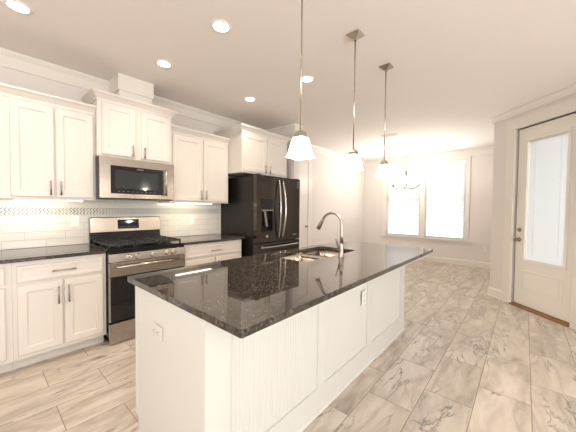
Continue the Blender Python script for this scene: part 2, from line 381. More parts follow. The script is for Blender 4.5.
a = MB(); a.lathe([(0.028, 0), (0.028, 0.008), (0.020, 0.014), (0.018, 0.016)], (-0.065, dy1, 1.06), 20, 'Y'); a.box(-0.079, -0.051, dy1 + 0.014, dy1 + 0.030, 1.056, 1.064)
a.build('deadbolt', M['bronze'], door)
a = MB(); a.box(-0.010, -0.001, -0.08, -0.034, 0.035, DH - 0.001).box(-DW + 0.001, -0.001, -0.08, -0.034, DH - 0.008, DH - 0.001)
a.build('weatherstrip', M['gasket'], door)
a = MB(); a.box(-DW + 0.001, -0.001, -0.14, 0.035, 0.0, 0.022).box(-DW + 0.001, -0.001, -0.10, -0.02, 0.022, 0.033); a.build('threshold', M['wood'], door, bevel=0.003)
# covered porch beyond the entry door
a = MB(); a.box(-1.6, 0.25, -1.3, -0.20, 2.50, 2.60); angled(struct(a.build('ceiling_porch', M['wall'])))

# pantry door beyond the refrigerator wing
PD0, PD1, PH = 3.98, 4.84, 2.44
a = MB()
x0, x1 = PD0, PD1; y = KY - 0.022
a.box(x0 - 0.115, x0, y, KY, 0, PH).box(x1, x1 + 0.13, y, KY, 0, PH).box(x0 - 0.115, x1 + 0.13, y, KY, PH, PH + 0.115)
struct(a.build('trim_2', M['trim'], bevel=0.003))
a = MB(); a.box(x0 + 0.004, x1 - 0.004, KY - 0.012, KY, 0.01, PH - 0.004)
d = struct(a.build('door_2', M['trim']))
a = MB()
for z0, z1 in ((0.12, 0.95), (1.10, 2.30)):
    a.panel(x0 + 0.10, x1 - 0.10, KY - 0.0125, KY - 0.004, z0, z1, 0.012, 0.006, 0.012, True)
a.build('door_panel', M['trim'], d)
a = MB(); a.lathe([(0.026, 0), (0.026, -0.006), (0.011, -0.010), (0.011, -0.034), (0.024, -0.044), (0.024, -0.056), (0.010, -0.064)], (x1 - 0.07, KY - 0.012, 0.93), 16, 'Y'); a.build('door_knob', M['nickel'], d, smooth=True)

# dining windows
def window(n, y0, y1):
    a = MB(); t = 0.04
    a.box(DX + 0.055, DX + 0.11, y0, y0 + t, WZ0, WZ1).box(DX + 0.055, DX + 0.11, y1 - t, y1, WZ0, WZ1).box(DX + 0.055, DX + 0.11, y0 + t, y1 - t, WZ0, WZ0 + t).box(DX + 0.055, DX + 0.11, y0 + t, y1 - t, WZ1 - t, WZ1)
    zm = (WZ0 + WZ1) / 2; a.box(DX + 0.06, DX + 0.105, y0 + t, y1 - t, zm - 0.012, zm + 0.012)
    w = struct(a.build('window_%d' % n, M['trim']))
    a = MB(); a.box(DX + 0.08, DX + 0.084, y0 + t, y1 - t, WZ0 + t, WZ1 - t); a.build('window_pane', M['pane'], w)
    return w
window(1, *WL); window(2, *WR)
a = MB(); cs = 0.085
a.box(DX - 0.02, DX, WR[0] - cs, WR[0], WZ0, WZ1).box(DX - 0.02, DX, WL[1], WL[1] + cs, WZ0, WZ1).box(DX - 0.02, DX, WR[1], WL[0], WZ0, WZ1)
a.box(DX - 0.022, DX, WR[0] - cs, WL[1] + cs, WZ1, H - 0.15)
struct(a.build('trim_3', M['trim'], bevel=0.003))
a = MB(); a.box(DX - 0.055, DX + 0.05, WR[0] - cs - 0.03, WL[1] + cs + 0.03, WZ0 - 0.028, WZ0 - 0.0).box(DX - 0.018, DX, WR[0] - cs, WL[1] + cs, WZ0 - 0.10, WZ0 - 0.028)
struct(a.build('trim_7', M['trim'], bevel=0.003))
def blind(y0, y1, label):
    t = thing('window_blind', label, 'blind', (DX + 0.03, (y0 + y1) / 2, WZ0), 0, 'white slatted blinds in the dining windows')
    w = (y1 - y0) / 2 - 0.008; hh = WZ1 - WZ0
    a = MB(); z = 0.035
    while z < hh - 0.06:
        a.loft([[(-0.014, yy, z + 0.0155), (0, yy, z + 0.0025), (0.014, yy, z - 0.0125), (0.014, yy, z - 0.0145), (0, yy, z), (-0.014, yy, z + 0.013)] for yy in (-w, w)]); z += 0.033
    a.build('slat', M['blind'], t)
    a = MB(); a.box(-0.024, 0.022, -w, w, hh - 0.055, hh - 0.002); a.build('headrail', M['plate'], t, bevel=0.002)
    a = MB(); a.box(-0.02, 0.02, -w, w, 0.003, 0.018); a.build('bottom_rail', M['plate'], t, bevel=0.002)
    a = MB()
    for yy in (-w * 0.65, w * 0.65): a.tube([(-0.0215, yy, 0.015), (-0.0215, yy, hh - 0.05)], 0.0012, 6)
    a.build('cord', M['plate'], t)
blind(*WL, 'white horizontal blind in the left dining window, behind the chandelier')
blind(*WR, 'white horizontal blind in the right dining window, nearer the glazed entry door')

# ------------------------------------------------------------------ cabinets
def pull(mb, x, y, z, L, vert=True, r=0.0068, so=0.028):
    """bar pull centred at x,z in front of surface y"""
    h = L / 2; k = h - 0.018
    if vert:
        mb.tube([(x, y - so, z - h), (x, y - so, z + h)], r, 10)
        for s in (-k, k): mb.tube([(x, y + 0.0005, z + s), (x, y - so, z + s)], r * 0.8, 8)
    else:
        mb.tube([(x - h, y - so, z), (x + h, y - so, z)], r, 10)
        for s in (-k, k): mb.tube([(x + s, y + 0.0005, z), (x + s, y - so, z)], r * 0.8, 8)
def front(kind, par, x0, x1, z0, z1, hx=None, hz=None, vert=True, L=0.13, rail=0.055):
    a = MB(); a.panel(x0, x1, -0.020, 0.0, z0, z1, rail if kind == 'door' else 0.022, 0.008 if kind == 'door' else 0.004, 0.010)
    d = a.build(kind, M['cab'], par)
    if hx is not None:
        a = MB(); pull(a, hx, -0.020, hz, L, vert); a.build('handle', M['nickel'], d, smooth=True)
    return d
CCR = [(0, 0.0), (0.006, 0.0), (0.008, 0.022), (0.016, 0.032), (0.036, 0.058), (0.050, 0.070), (0.052, 0.086), (0, 0.086)]
def upper(label, x0, x1, yf, z0, z1, doors, left=True, right=True, yb=KY, L=0.13, panel_left=False, crown=1.0):
    t = thing('upper_cabinet', label, 'cabinet', (x0, yf, z0), 0, 'white upper wall cabinets')
    w = x1 - x0; d = yb - yf - 0.0005; h = z1 - z0
    a = MB(); a.box(0.0002, w - 0.0002, 0.0, d, 0.0, h); a.build('body', M['cab'], t, bevel=0.001)
    n = len(doors)
    for (dx0, dx1, side) in doors:
        hx = (dx1 - 0.030 if side == 'R' else dx0 + 0.030) - x0
        front('door', t, dx0 - x0, dx1 - x0, 0.022, h - 0.028, hx, 0.105 if h > 0.7 else 0.085, True, L)
    a = MB(); pts = []
    pts = ([(0, d - 0.03)] if left else []) + [(0, 0), (w, 0)] + ([(w, d - 0.03)] if right else [])
    a.sweep(pts, [(o * crown, z * crown + h - 0.012) for o, z in CCR]); a.build('crown_moulding', M['cab'], t)
    return t
upper('white upper cabinet at the far left, cut off by the picture edge', -0.62, 0.0995, 3.31, 1.385, 2.255, [(-0.60, -0.265, 'R'), (-0.255, 0.075, 'L')], False, False)
upper('white two-door upper cabinet left of the microwave, over a lit strip light', 0.100, 0.812, 3.31, 1.385, 2.255, [(0.202, 0.488, 'R'), (0.502, 0.792, 'L')], False, False)
upper('short raised white cabinet directly above the microwave', 0.814, 1.576, 3.25, 1.838, 2.405, [(0.855, 1.165, 'R'), (1.225, 1.545, 'L')], True, True, L=0.12)
upper('white two-door upper cabinet between the microwave and the black refrigerator', 1.578, 2.4545, 3.31, 1.385, 2.255, [(1.612, 2.026, 'R'), (2.040, 2.432, 'L')], False, False)
upper('short deep white cabinet above the black refrigerator', 2.455, 3.405, 3.00, 1.825, 2.405, [(2.482, 2.920, 'R'), (2.950, 3.385, 'L')], True, True, L=0.12)

def base(label, x0, x1, doors, drawers, end=False):
    yf = 2.997
    t = thing('base_cabinet', label, 'cabinet', (x0, yf, 0), 0, 'white base cabinets along the tiled wall')
    w = x1 - x0; d = KY - yf - 0.012
    a = MB(); a.box(0.0002, w - 0.0002, 0, d, 0.10, 0.8835).box(0.0002, w - 0.0002, 0.085, d, 0.0, 0.10); a.build('body', M['cab'], t, bevel=0.001)
    for (u0, u1, z0, z1, hl) in drawers: front('drawer', t, u0 - x0, u1 - x0, z0, z1, (u0 + u1) / 2 - x0, (z0 + z1) / 2, False, hl)
    for (u0, u1, z0, z1, s) in doors: front('door', t, u0 - x0, u1 - x0, z0, z1, (u1 - 0.028 if s == 'R' else u0 + 0.028) - x0, z1 - 0.115, True, 0.15)
base('white base cabinet at the far left, cut off by the picture edge', -0.62, 0.1795, [(-0.60, -0.225, 0.135, 0.69, 'R'), (-0.215, 0.140, 0.135, 0.69, 'L')], [(-0.60, 0.140, 0.718, 0.848, 0.16)])
base('white base cabinet with one wide drawer over two doors, left of the range', 0.180, 0.810, [(0.205, 0.483, 0.135, 0.69, 'R'), (0.497, 0.783, 0.135, 0.69, 'L')], [(0.205, 0.783, 0.718, 0.848, 0.16)])
base('white base cabinet between the range and the black refrigerator', 1.580, 2.455, [(1.60, 2.01, 0.135, 0.69, 'R'), (2.022, 2.435, 0.135, 0.69, 'L')], [(1.60, 2.435, 0.718, 0.848, 0.16)])
for x0, x1, lb in ((-0.62, 0.811, 'dark speckled granite countertop left of the range'), (1.579, 2.495, 'short dark granite countertop between range and refrigerator')):
    a = MB(); a.box(x0, x1, 2.965, KY - 0.0105, 0.884, 0.914); tag(a.build('countertop', M['granite'], bevel=0.004), lb, 'countertop')

# under-cabinet lights
def strip(x0, x1, lb, e):
    t = thing('undercabinet_light', lb, 'light', ((x0 + x1) / 2, 3.345, 1.385), 0, 'strip lights under the upper cabinets')
    w = (x1 - x0) / 2
    a = MB(); a.box(-w, w, -0.022, 0.022, -0.006, -0.0005); a.build('housing', M['plate'], t)
    a = MB(); a.box(-w + 0.01, w - 0.01, -0.018, 0.018, -0.014, -0.006); a.build('diffuser', M['bar'], t, bevel=0.002)
    l = bpy.data.lights.new('strip_light', 'AREA'); l.shape = 'RECTANGLE'; l.size = 2 * w - 0.04; l.size_y = 0.03; l.energy = e; l.color = (1.0, 0.86, 0.62)
    o = bpy.data.objects.new('strip_light', l); COL.objects.link(o); o.parent = t; o.location = (0, 0.01, -0.018); o.rotation_euler = (0.5, 0, 0)
strip(0.215, 0.715, 'lit strip light under the upper cabinet left of the microwave', 1.2)
strip(1.66, 2.20, 'lit strip light under the upper cabinet beside the refrigerator', 1.6)

# wall plates
def plate(loc, rz, label, kind='outlet', parent=None, wall='plate', w=0.072):
    """faces -Y before rotation"""
    t = thing('wall_outlet' if kind == 'outlet' else 'light_switch', label, kind, loc, rz)
    a = MB(); a.box(-w / 2, w / 2, -0.006, 0, -0.058, 0.058); a.build('cover_plate', M[wall], t, bevel=0.002)
    if kind == 'outlet':
        for zc in (-0.027, 0.021):
            a = MB(); a.box(-0.017, 0.017, -0.009, -0.006, zc - 0.014 + 0.003, zc + 0.014 + 0.003); r = a.build('socket', M[wall], t, bevel=0.002)
            a = MB(); a.box(-0.008, -0.0055, -0.0095, -0.009, zc - 0.002, zc + 0.009).box(0.0055, 0.008, -0.0095, -0.009, zc - 0.002, zc + 0.009).box(-0.002, 0.002, -0.0095, -0.009, zc - 0.009, zc - 0.005); a.build('slot', M['slot'], r)
    else:
        for xc in ([-0.012 * 0] if w < 0.09 else [-0.023, 0.023]):
            a = MB(); a.loft([[(xc - 0.015, -0.006, -0.033), (xc + 0.015, -0.006, -0.033), (xc + 0.015, -0.006, 0.033), (xc - 0.015, -0.006, 0.033)], [(xc - 0.014, -0.008, -0.032), (xc + 0.014, -0.008, -0.032), (xc + 0.014, -0.012, 0.032), (xc - 0.014, -0.012, 0.032)]]); a.build('switch', M['plate'], t)
    return t
plate((0.70, KY - 0.0105, 1.165), 0, 'white rocker light switch on the tiled backsplash left of the range', 'switch')
plate((2.045, KY - 0.0105, 1.135), 0, 'white outlet on the tiled backsplash between range and refrigerator')
plate((DX, 0.66, 0.43), -PI / 2, 'white outlet low on the dining wall right of the windows')

# ------------------------------------------------------------------ range
t = thing('gas_range', 'stainless steel gas range with black grates between the base cabinets', 'range', (1.195, 2.955, 0))
w = 0.378
a = MB(); a.box(-w, w, 0.0, 0.655, 0.075, 0.895).box(-w + 0.02, w - 0.02, 0.05, 0.60, 0.0, 0.075); a.build('body', M['blk'], t, bevel=0.002)
a = MB(); a.box(-w - 0.0, w + 0.0, -0.006, 0.60, 0.895, 0.917); a.box(-w, w, -0.012, 0.008, 0.872, 0.897); a.build('cooktop', M['blk'], t, bevel=0.004)
a = MB(); a.loft([[(x, 0.0, 0.795), (x, -0.042, 0.795), (x, -0.030, 0.872), (x, 0.0, 0.872)] for x in (-w, w)]); a.build('control_panel', M['steel'], t, bevel=0.003)
for kx in (-0.214, -0.132, 0.018, 0.168, 0.236):
    a = MB(); a.lathe([(0.028, 0.0), (0.028, -0.006), (0.023, -0.009), (0.022, -0.032), (0.019, -0.036)], (kx, -0.036, 0.834), 20, 'Y')
    a.box(kx - 0.004, kx + 0.004, -0.076, -0.068, 0.816, 0.852); a.build('knob', M['knob'], t)
a = MB(); a.box(-w, w, -0.030, -0.001, 0.655, 0.788).box(-w, -w + 0.012, -0.030, -0.001, 0.225, 0.655).box(w - 0.012, w, -0.030, -0.001, 0.225, 0.655)
d = a.build('oven_door', M['steel'], t, bevel=0.003)
a = MB(); a.box(-w + 0.012, w - 0.012, -0.029, -0.001, 0.225, 0.655); a.build('door_glass', M['bglass'], d)
a = MB(); a.tube([(-0.33, -0.078, 0.752), (0.33, -0.078, 0.752)], 0.0125, 14)
for s in (-0.31, 0.31): a.tube([(s, -0.030, 0.752), (s, -0.078, 0.752)], 0.010, 10)
a.build('handle', M['steel'], d, smooth=True)
a = MB(); a.box(-w, w, -0.030, -0.001, 0.012, 0.205); a.build('drawer', M['steel'], t, bevel=0.004)
# backguard
a = MB(); a.loft([[(x, 0.60, 0.90), (x, 0.655, 0.90), (x, 0.655, 1.19), (x, 0.63, 1.19), (x, 0.618, 1.04)] for x in (-w, w)]); bgd = a.build('backguard', M['blk'], t)
a = MB(); a.loft([[(x, 0.580, 1.038), (x, 0.622, 1.038), (x, 0.640, 1.205), (x, 0.605, 1.205), (x, 0.599, 1.197)] for x in (-w, w)]); a.build('fascia', M['steel'], bgd, bevel=0.002)
a = MB(); a.loft([[(x, 0.5810, 1.068), (x, 0.597, 1.068), (x, 0.608, 1.175), (x, 0.5945, 1.175)] for x in (-0.115, 0.112)]); a.build('display', M['bglass'], bgd)
for i in range(7): a = MB(); a.box(-0.085 + i * 0.026, -0.072 + i * 0.026, 0.5815, 0.586, 1.088, 1.092); a.build('button_mark', M['mark'], bgd)
for i in range(6): a = MB(); a.box(-0.075 + i * 0.028, -0.060 + i * 0.028, 0.5885, 0.592, 1.143, 1.148); a.build('display_digit', M['mark'], bgd)
# grates: continuous cast iron, three sections
for gx in (-0.245, 0.0, 0.245):
    a = MB(); hw = 0.112; z0, z1 = 0.940, 0.960; b2 = 0.0068
    for x in (-hw, -hw / 3, hw / 3, hw): a.box(gx + x - b2, gx + x + b2, 0.045, 0.555, z0, z1)
    for y in (0.045, 0.172, 0.30, 0.428, 0.555): a.box(gx - hw - b2, gx + hw + b2, y - b2, y + b2, z0 - 0.001, z1 + 0.003)
    for x in (-hw, hw):
        for y in (0.05, 0.30, 0.55): a.box(gx + x - 0.008, gx + x + 0.008, y - 0.008, y + 0.008, 0.917, z0)
    a.build('grate', M['iron'], t, bevel=0.0015, seg=1)
for bx, by in ((-0.245, 0.155), (-0.245, 0.44), (0.0, 0.30), (0.245, 0.155), (0.245, 0.44)):
    a = MB(); a.lathe([(0.048, 0), (0.048, 0.004), (0.036, 0.006), (0.036, 0.012), (0.030, 0.016)], (bx, by, 0.917), 20); a.build('burner', M['iron'], t)

# ------------------------------------------------------------------ microwave
t = thing('microwave', 'stainless over-the-range microwave with dark window under a raised cabinet', 'microwave', (1.190, 3.200, 1.402))
a = MB(); a.box(-w, w, 0.0, 0.425, 0.0, 0.425); a.build('body', M['blk'], t, bevel=0.002)
a = MB(); hx0, hx1 = -0.283, 0.245; hz0, hz1 = 0.058, 0.345
a.box(-w, hx0, -0.026, 0, 0.012, 0.425).box(hx1, w, -0.026, 0, 0.012, 0.425).box(hx0, hx1, -0.026, 0, 0.012, hz0).box(hx0, hx1, -0.026, 0, hz1, 0.425)
d = a.build('door', M['steel'], t)
a = MB(); a.box(hx0, hx1 - 0.0, -0.027, -0.002, hz0, hz1); a.build('door_glass', M['bglass'], d)
a = MB(); a.box(hx0 + 0.040, hx1 - 0.055, -0.0275, -0.027, hz0 + 0.055, hz1 - 0.045); a.build('window_mesh', M['screen'], d)
for i in range(9): a = MB(); a.box(-0.22 + i * 0.045, -0.20 + i * 0.045, -0.0277, -0.027, hz0 + 0.022, hz0 + 0.025); a.build('button_mark', M['mark'], d)
a = MB(); a.box(-0.035, 0.035, -0.0277, -0.027, hz1 - 0.024, hz1 - 0.018); a.build('badge', M['mark'], d)
a = MB(); a.tube([(0.268, -0.062, 0.05), (0.268, -0.062, 0.365)], 0.011, 14)
for z in (0.075, 0.34): a.tube([(0.268, -0.026, z), (0.268, -0.062, z)], 0.009, 10)
a.build('handle', M['steel'], d, smooth=True)

# ------------------------------------------------------------------ refrigerator
t = thing('refrigerator', 'black stainless french-door refrigerator with water dispenser and bottom freezer', 'refrigerator', (3.025, 2.79, 0))
w = 0.475
a = MB(); a.box(-w, w, 0.072, 0.83, 0.03, 1.775); a.build('body', M['bside'], t, bevel=0.004)
for s, nm in ((-1, 'L'), (1, 'R')):
    x0, x1 = (-w, -0.003) if s < 0 else (0.003, w)
    if s < 0:
        # left door has the dispenser recess
        rx0, rx1, rz0, rz1 = -0.385, -0.155, 0.985, 1.315
        a = MB(); a.box(x0, rx0, 0, 0.068, 0.832, 1.79).box(rx1, x1, 0, 0.068, 0.832, 1.79).box(rx0, rx1, 0, 0.068, 0.832, rz0).box(rx0, rx1, 0, 0.068, rz1, 1.79)
        d = a.build('door', M['bsteel'], t)
        a = MB(); a.box(rx0, rx1, 0.050, 0.066, rz0, rz1).box(rx0, rx0 + 0.012, 0.002, 0.05, rz0, rz1).box(rx1 - 0.012, rx1, 0.002, 0.05, rz0, rz1).box(rx0 + 0.012, rx1 - 0.012, 0.002, 0.05, rz0, rz0 + 0.02)
        a.box(rx0 + 0.012, rx1 - 0.012, 0.0, 0.05, 1.30, rz1); a.build('dispenser', M['blk'], d)
        a = MB(); a.box(rx0 - 0.004, rx1 + 0.004, -0.003, 0.0, rz1, 1.455); a.build('dispenser_display', M['bglass'], d)
        a = MB(); a.box(rx0, rx1, -0.010, 0.012, rz1 - 0.030, rz1 - 0.012); lab(a.build('dispenser_trim', M['steel'], d), 'bright steel bar of the dispenser')
        a = MB(); a.loft([[(xx - 0.02, 0.030, 1.28), (xx + 0.02, 0.030, 1.28), (xx + 0.02, 0.040, 1.28), (xx - 0.02, 0.040, 1.28)] for xx in (-0.29,)] + [[(-0.285, 0.008, 1.06), (-0.245, 0.008, 1.06), (-0.245, 0.016, 1.06), (-0.285, 0.016, 1.06)]]); a.build('dispenser_lever', M['steel'], d)
        a = MB(); a.box(-0.29, -0.25, -0.002, 0.0, 0.90, 0.935); a.build('badge', M['mark'], d)
    else:
        a = MB(); a.box(x0, x1, 0, 0.068, 0.832, 1.79); d = a.build('door', M['bsteel'], t, bevel=0.003)
        a = MB()
        for i in range(4): a.box(0.405, 0.445, -0.0008, 0.0, 1.735 - i * 0.028, 1.745 - i * 0.028)
        a.build('sticker', M['mark'], d)
        a = MB(); a.box(0.30, 0.39, -0.0008, 0.0, 0.905, 0.915); a.build('badge', M['mark'], d)
    a = MB(); hx = s * 0.038; pts = []
    for i in range(15):
        k = i / 14; pts.append((hx + s * 0.030 * math.sin(PI * k) * 0.6, -0.020 - 0.050 * math.sin(PI * k), 0.885 + 0.845 * k))
    a.tube([(hx, 0.0, 0.885)] + pts + [(hx, 0.0, 1.73)], 0.0125, 12); a.build('handle', M['hsteel'], d, smooth=True)
a = MB(); a.box(-w, w, 0, 0.068, 0.06, 0.822); d = a.build('freezer_drawer', M['bsteel'], t, bevel=0.004)
a = MB(); pts = [(-0.40 + 0.80 * i / 12, -0.025 - 0.030 * math.sin(PI * i / 12), 0.765) for i in range(13)]
a.tube([(-0.40, 0.0, 0.765)] + pts + [(0.40, 0.0, 0.765)], 0.0125, 12); a.build('handle', M['hsteel'], d, smooth=True)
a = MB(); a.box(-w + 0.02, w - 0.02, 0.075, 0.7, 0.0, 0.03); a.build('base_grille', M['blk'], t)
for s in (-1, 1):
    a = MB(); a.box(s * (w - 0.05) - 0.035, s * (w - 0.05) + 0.035, 0.01, 0.12, 1.776 + 0.0142, 1.802); a.build('hinge_cover', M['bside'], t, bevel=0.003)

# ------------------------------------------------------------------ island
IX0, IX1, IY0, IY1 = 0.61, 3.09, 0.975, 1.715
t = thing('kitchen_island', 'white kitchen island with beadboard side panels under a dark granite top', 'island', ((IX0 + IX1) / 2, (IY0 + IY1) / 2, 0))
ox, oy = (IX0 + IX1) / 2, (IY0 + IY1) / 2
def ibox(mb, x0, x1, y0, y1, z0, z1): mb.box(x0 - ox, x1 - ox, y0 - oy, y1 - oy, z0, z1)
a = MB(); a.loft([[(x - ox, y - oy, z) for x, y in ((IX0 + 0.016, IY0 + 0.020), (IX1 - 0.016, IY0 + 0.020), (IX1 - 0.016, IY1 - 0.01), (IX0 + 0.016, IY1 - 0.01))] for z in (0.0, 0.62)])
ibox(a, IX0 + 0.016, IX1 - 0.016, IY0 + 0.020, 1.17, 0.62, 0.8735)
ibox(a, IX0 + 0.016, 1.60, 1.20, IY1 - 0.01, 0.62, 0.8735); ibox(a, 2.57, IX1 - 0.016, 1.20, IY1 - 0.01, 0.62, 0.8735)
ibox(a, 1.60, 2.57, IY1 - 0.0145, IY1 - 0.01, 0.62, 0.8735)
a.build('body', M['isl'], t)
# long side: rails and stiles (one frame) with three beadboard panels
pan = [(0.735, 1.432), (1.515, 2.160), (2.250, 2.970)]
PZ0, PZ1 = 0.165, 0.82
a = MB(); yf0, yf1 = IY0, IY0 + 0.018
ibox(a, IX0, IX1, yf0, yf1, 0.0, PZ0); ibox(a, IX0, IX1, yf0, yf1, PZ1, 0.8735)
xs = [IX0] + [v for p in pan for v in p] + [IX1]
for i in range(0, len(xs), 2): ibox(a, xs[i], xs[i + 1], yf0, yf1, PZ0, PZ1)
a.build('side_frame', M['isl'], t)
for (p0, p1) in pan:
    a = MB(); n = round((p1 - p0) / 0.022); pw = (p1 - p0) / n; prof = []
    yb, ys = IY0 + 0.0195 - oy, IY0 + 0.0125 - oy; g = 0.0025
    for i in range(n):
        u = p0 + i * pw - ox
        prof += [(u + 0.0002, ys + 0.0022), (u + g, ys), (u + pw - g, ys)]
    prof += [(p1 - ox - 0.0002, ys + 0.003)]
    poly = prof + [(p1 - ox - 0.0002, yb), (p0 - ox + 0.0002, yb)]
    a.loft([[(x, y, PZ0 + 0.0005) for x, y in poly], [(x, y, PZ1 - 0.0005) for x, y in poly]]); a.build('beadboard', M['isl'], t)
# shoe and scotia strip
a = MB(); a.sweep([(IX0 - ox, IY1 - 0.10 - oy), (IX0 - ox, IY0 - oy), (IX1 - ox, IY0 - oy), (IX1 - ox, IY1 - 0.1 - oy)][::1], [(0, 0), (0.012, 0), (0.012, 0.008), (0.006, 0.020), (0, 0.022)])
a.build('shoe_moulding', M['isl'], t)
a = MB(); a.sweep([(IX0 - ox, IY0 - oy), (IX1 - ox, IY0 - oy)], [(0, 0.852), (0.008, 0.852), (0.016, 0.8735), (0, 0.8735)]); a.build('scotia', M['isl'], t)
# end panels
for xe, s in ((IX0, 1), (IX1, -1)):
    a = MB(); x0, x1 = (xe, xe + 0.0155) if s > 0 else (xe - 0.0155, xe)
    ibox(a, x0, x1, IY0 + 0.0185, 1.215, 0.0, 0.8735); ibox(a, x0 + (0.002 if s > 0 else 0), x1 - (0.002 if s < 0 else 0), 1.2152, IY1 - 0.032, 0.0, 0.8735)
    ibox(a, x0 - 0.0, x1, IY1 - 0.0315, IY1, 0.10, 0.8735)
    a.build('end_panel', M['isl'], t, bevel=0.0015)
a = MB(); ibox(a, 0.603, 3.142, 0.720, 1.22, 0.8735, 0.8838); ibox(a, 0.603, 1.60, 1.22, 1.76, 0.8735, 0.8838); ibox(a, 2.57, 3.142, 1.22, 1.76, 0.8735, 0.8838); a.build('subtop', M['isl'], t)
# work-side doors
for i in range(4):
    a = MB(); u0 = IX0 + 0.03 + i * 0.607 - ox; v = IY1 - 0.0095 - oy
    a.box(u0, u0 + 0.597, v, v + 0.018, 0.12, 0.855); a.build('door', M['isl'], t, bevel=0.003)
# outlets
o = plate((0.6095, 1.415, 0.685), -PI / 2, 'white outlet on the end panel of the island', 'outlet', wall='isl'); o.rotation_euler = (0, PI / 2, -PI / 2)
o = plate((2.075, IY0 - 0.0005, 0.605), 0, 'white outlet on the beadboard side of the island', 'outlet')

# granite top with sink cutout
TX0, TX1, TY0, TY1 = 0.585, 3.150, 0.712, 1.768
SX0, SX1, SY0, SY1 = 1.665, 2.495, 1.255, 1.680
def rrect(x0, x1, y0, y1, r, n=6):
    p = []
    for cx, cy, a0 in ((x1 - r, y1 - r, 0), (x0 + r, y1 - r, 90), (x0 + r, y0 + r, 180), (x1 - r, y0 + r, 270)):
        for k in range(n + 1):
            an = math.radians(a0 + 90 * k / n); p.append((cx + r * math.cos(an), cy + r * math.sin(an)))
    return p
bm = bmesh.new(); ed = []
for lp in (rrect(TX0, TX1, TY0, TY1, 0.010, 4), rrect(SX0, SX1, SY0, SY1, 0.05)):
    vs = [bm.verts.new((x, y, 0.9145)) for x, y in lp]; ed += [bm.edges.new((vs[i], vs[(i + 1) % len(vs)])) for i in range(len(vs))]
bmesh.ops.triangle_fill(bm, use_beauty=True, edges=ed, use_dissolve=False)
r = bmesh.ops.extrude_face_region(bm, geom=list(bm.faces)); 
for v in [g for g in r['geom'] if isinstance(g, bmesh.types.BMVert)]: v.co.z -= 0.0305
a = MB(); a.bm.free(); a.bm = bm
tag(a.build('island_countertop', M['granite'], bevel=0.005), 'large dark polished granite slab on the white island, with a sink cutout', 'countertop')

# sink
t = thing('kitchen_sink', 'double bowl stainless undermount sink set in the island granite', 'sink', ((SX0 + SX1) / 2, (SY0 + SY1) / 2, 0.66))
sx, sy = (SX0 + SX1) / 2, (SY0 + SY1) / 2
def basin(x0, x1, y0, y1):
    a = MB(); zt = 0.8835 - 0.66; zb = 0.675 - 0.66
    def lp(i, z, r): return [(x - sx, y - sy, z) for x, y in rrect(x0 + i, x1 - i, y0 + i, y1 - i, r)]
    a.loft([lp(-0.006, zt, 0.056), lp(0, zt, 0.05), lp(0.004, zb + 0.04, 0.05), lp(0.014, zb + 0.012, 0.045), lp(0.035, zb, 0.03), lp(0.036, zb - 0.004, 0.03), lp(0.010, zb + 0.006, 0.045), lp(-0.003, zb + 0.04, 0.053), lp(-0.006, zt, 0.056)], False, False, True)
    # floor of the bowl
    a.loft([lp(0.035, zb, 0.03), lp(0.036, zb - 0.004, 0.03)], True, True)
    o = a.build('basin', M['sinksteel'], t, smooth=False)
    a = MB(); a.lathe([(0.042, 0.0005), (0.042, 0.003), (0.034, 0.003), (0.030, 0.001)], ((x0 + x1) / 2 - sx, (y0 + y1) / 2 - sy, zb), 24); a.build('drain', M['nickel'], o)
basin(SX0 - 0.005, 2.095, SY0 - 0.002, SY1 + 0.005); basin(2.130, SX1 + 0.005, SY0 - 0.002, SY1 + 0.005)
a = MB(); a.box(2.0900 - sx, 2.135 - sx, SY0 - sy, SY1 - sy, 0.190, 0.206); a.build('divider', M['sinksteel'], t, bevel=0.004)

# faucet
FX, FY = 2.047, 1.172
t = thing('kitchen_faucet', 'tall gooseneck pull-down kitchen faucet beside the island sink', 'faucet', (FX, FY, 0.9145))
a = MB(); a.lathe([(0.027, 0), (0.027, 0.006), (0.022, 0.011), (0.020, 0.030), (0.019, 0.090), (0.017, 0.110), (0.015, 0.118)], n=24); a.build('base', M['nickel'], t, smooth=True)
pts = [(0, 0, 0.115), (0, 0, 0.18), (0, 0, 0.23), (0, 0, 0.275)]; R0 = 0.100
for i in range(1, 15):
    an = PI * i / 14 * 0.86; pts.append((0, R0 - R0 * math.cos(an), 0.275 + R0 * math.sin(an)))
a = MB(); a.tube(pts, [0.0150, 0.0130, 0.0120, 0.0115] + [0.0110] * 14, 14); a.build('neck', M['nickel'], t, smooth=True)
e = Vector(pts[-1]); dr = (Vector(pts[-1]) - Vector(pts[-2])).normalized()
a = MB(); a.tube([e, e + dr * 0.012, e + dr * 0.03, e + dr * 0.06, e + dr * 0.098, e + dr * 0.104], [0.012, 0.0145, 0.015, 0.018, 0.021, 0.018], 16); a.build('spray_head', M['nickel'], t, smooth=True)
a = MB(); a.tube([(-0.015, 0, 0.068), (-0.034, 0, 0.068), (-0.040, 0, 0.068)], [0.013, 0.013, 0.011], 12)
a.tube([(-0.034, 0.0, 0.070), (-0.050, 0.004, 0.100), (-0.066, 0.010, 0.150), (-0.070, 0.012, 0.162)], [0.008, 0.007, 0.0095, 0.007], 10); a.build('handle', M['nickel'], t, smooth=True)

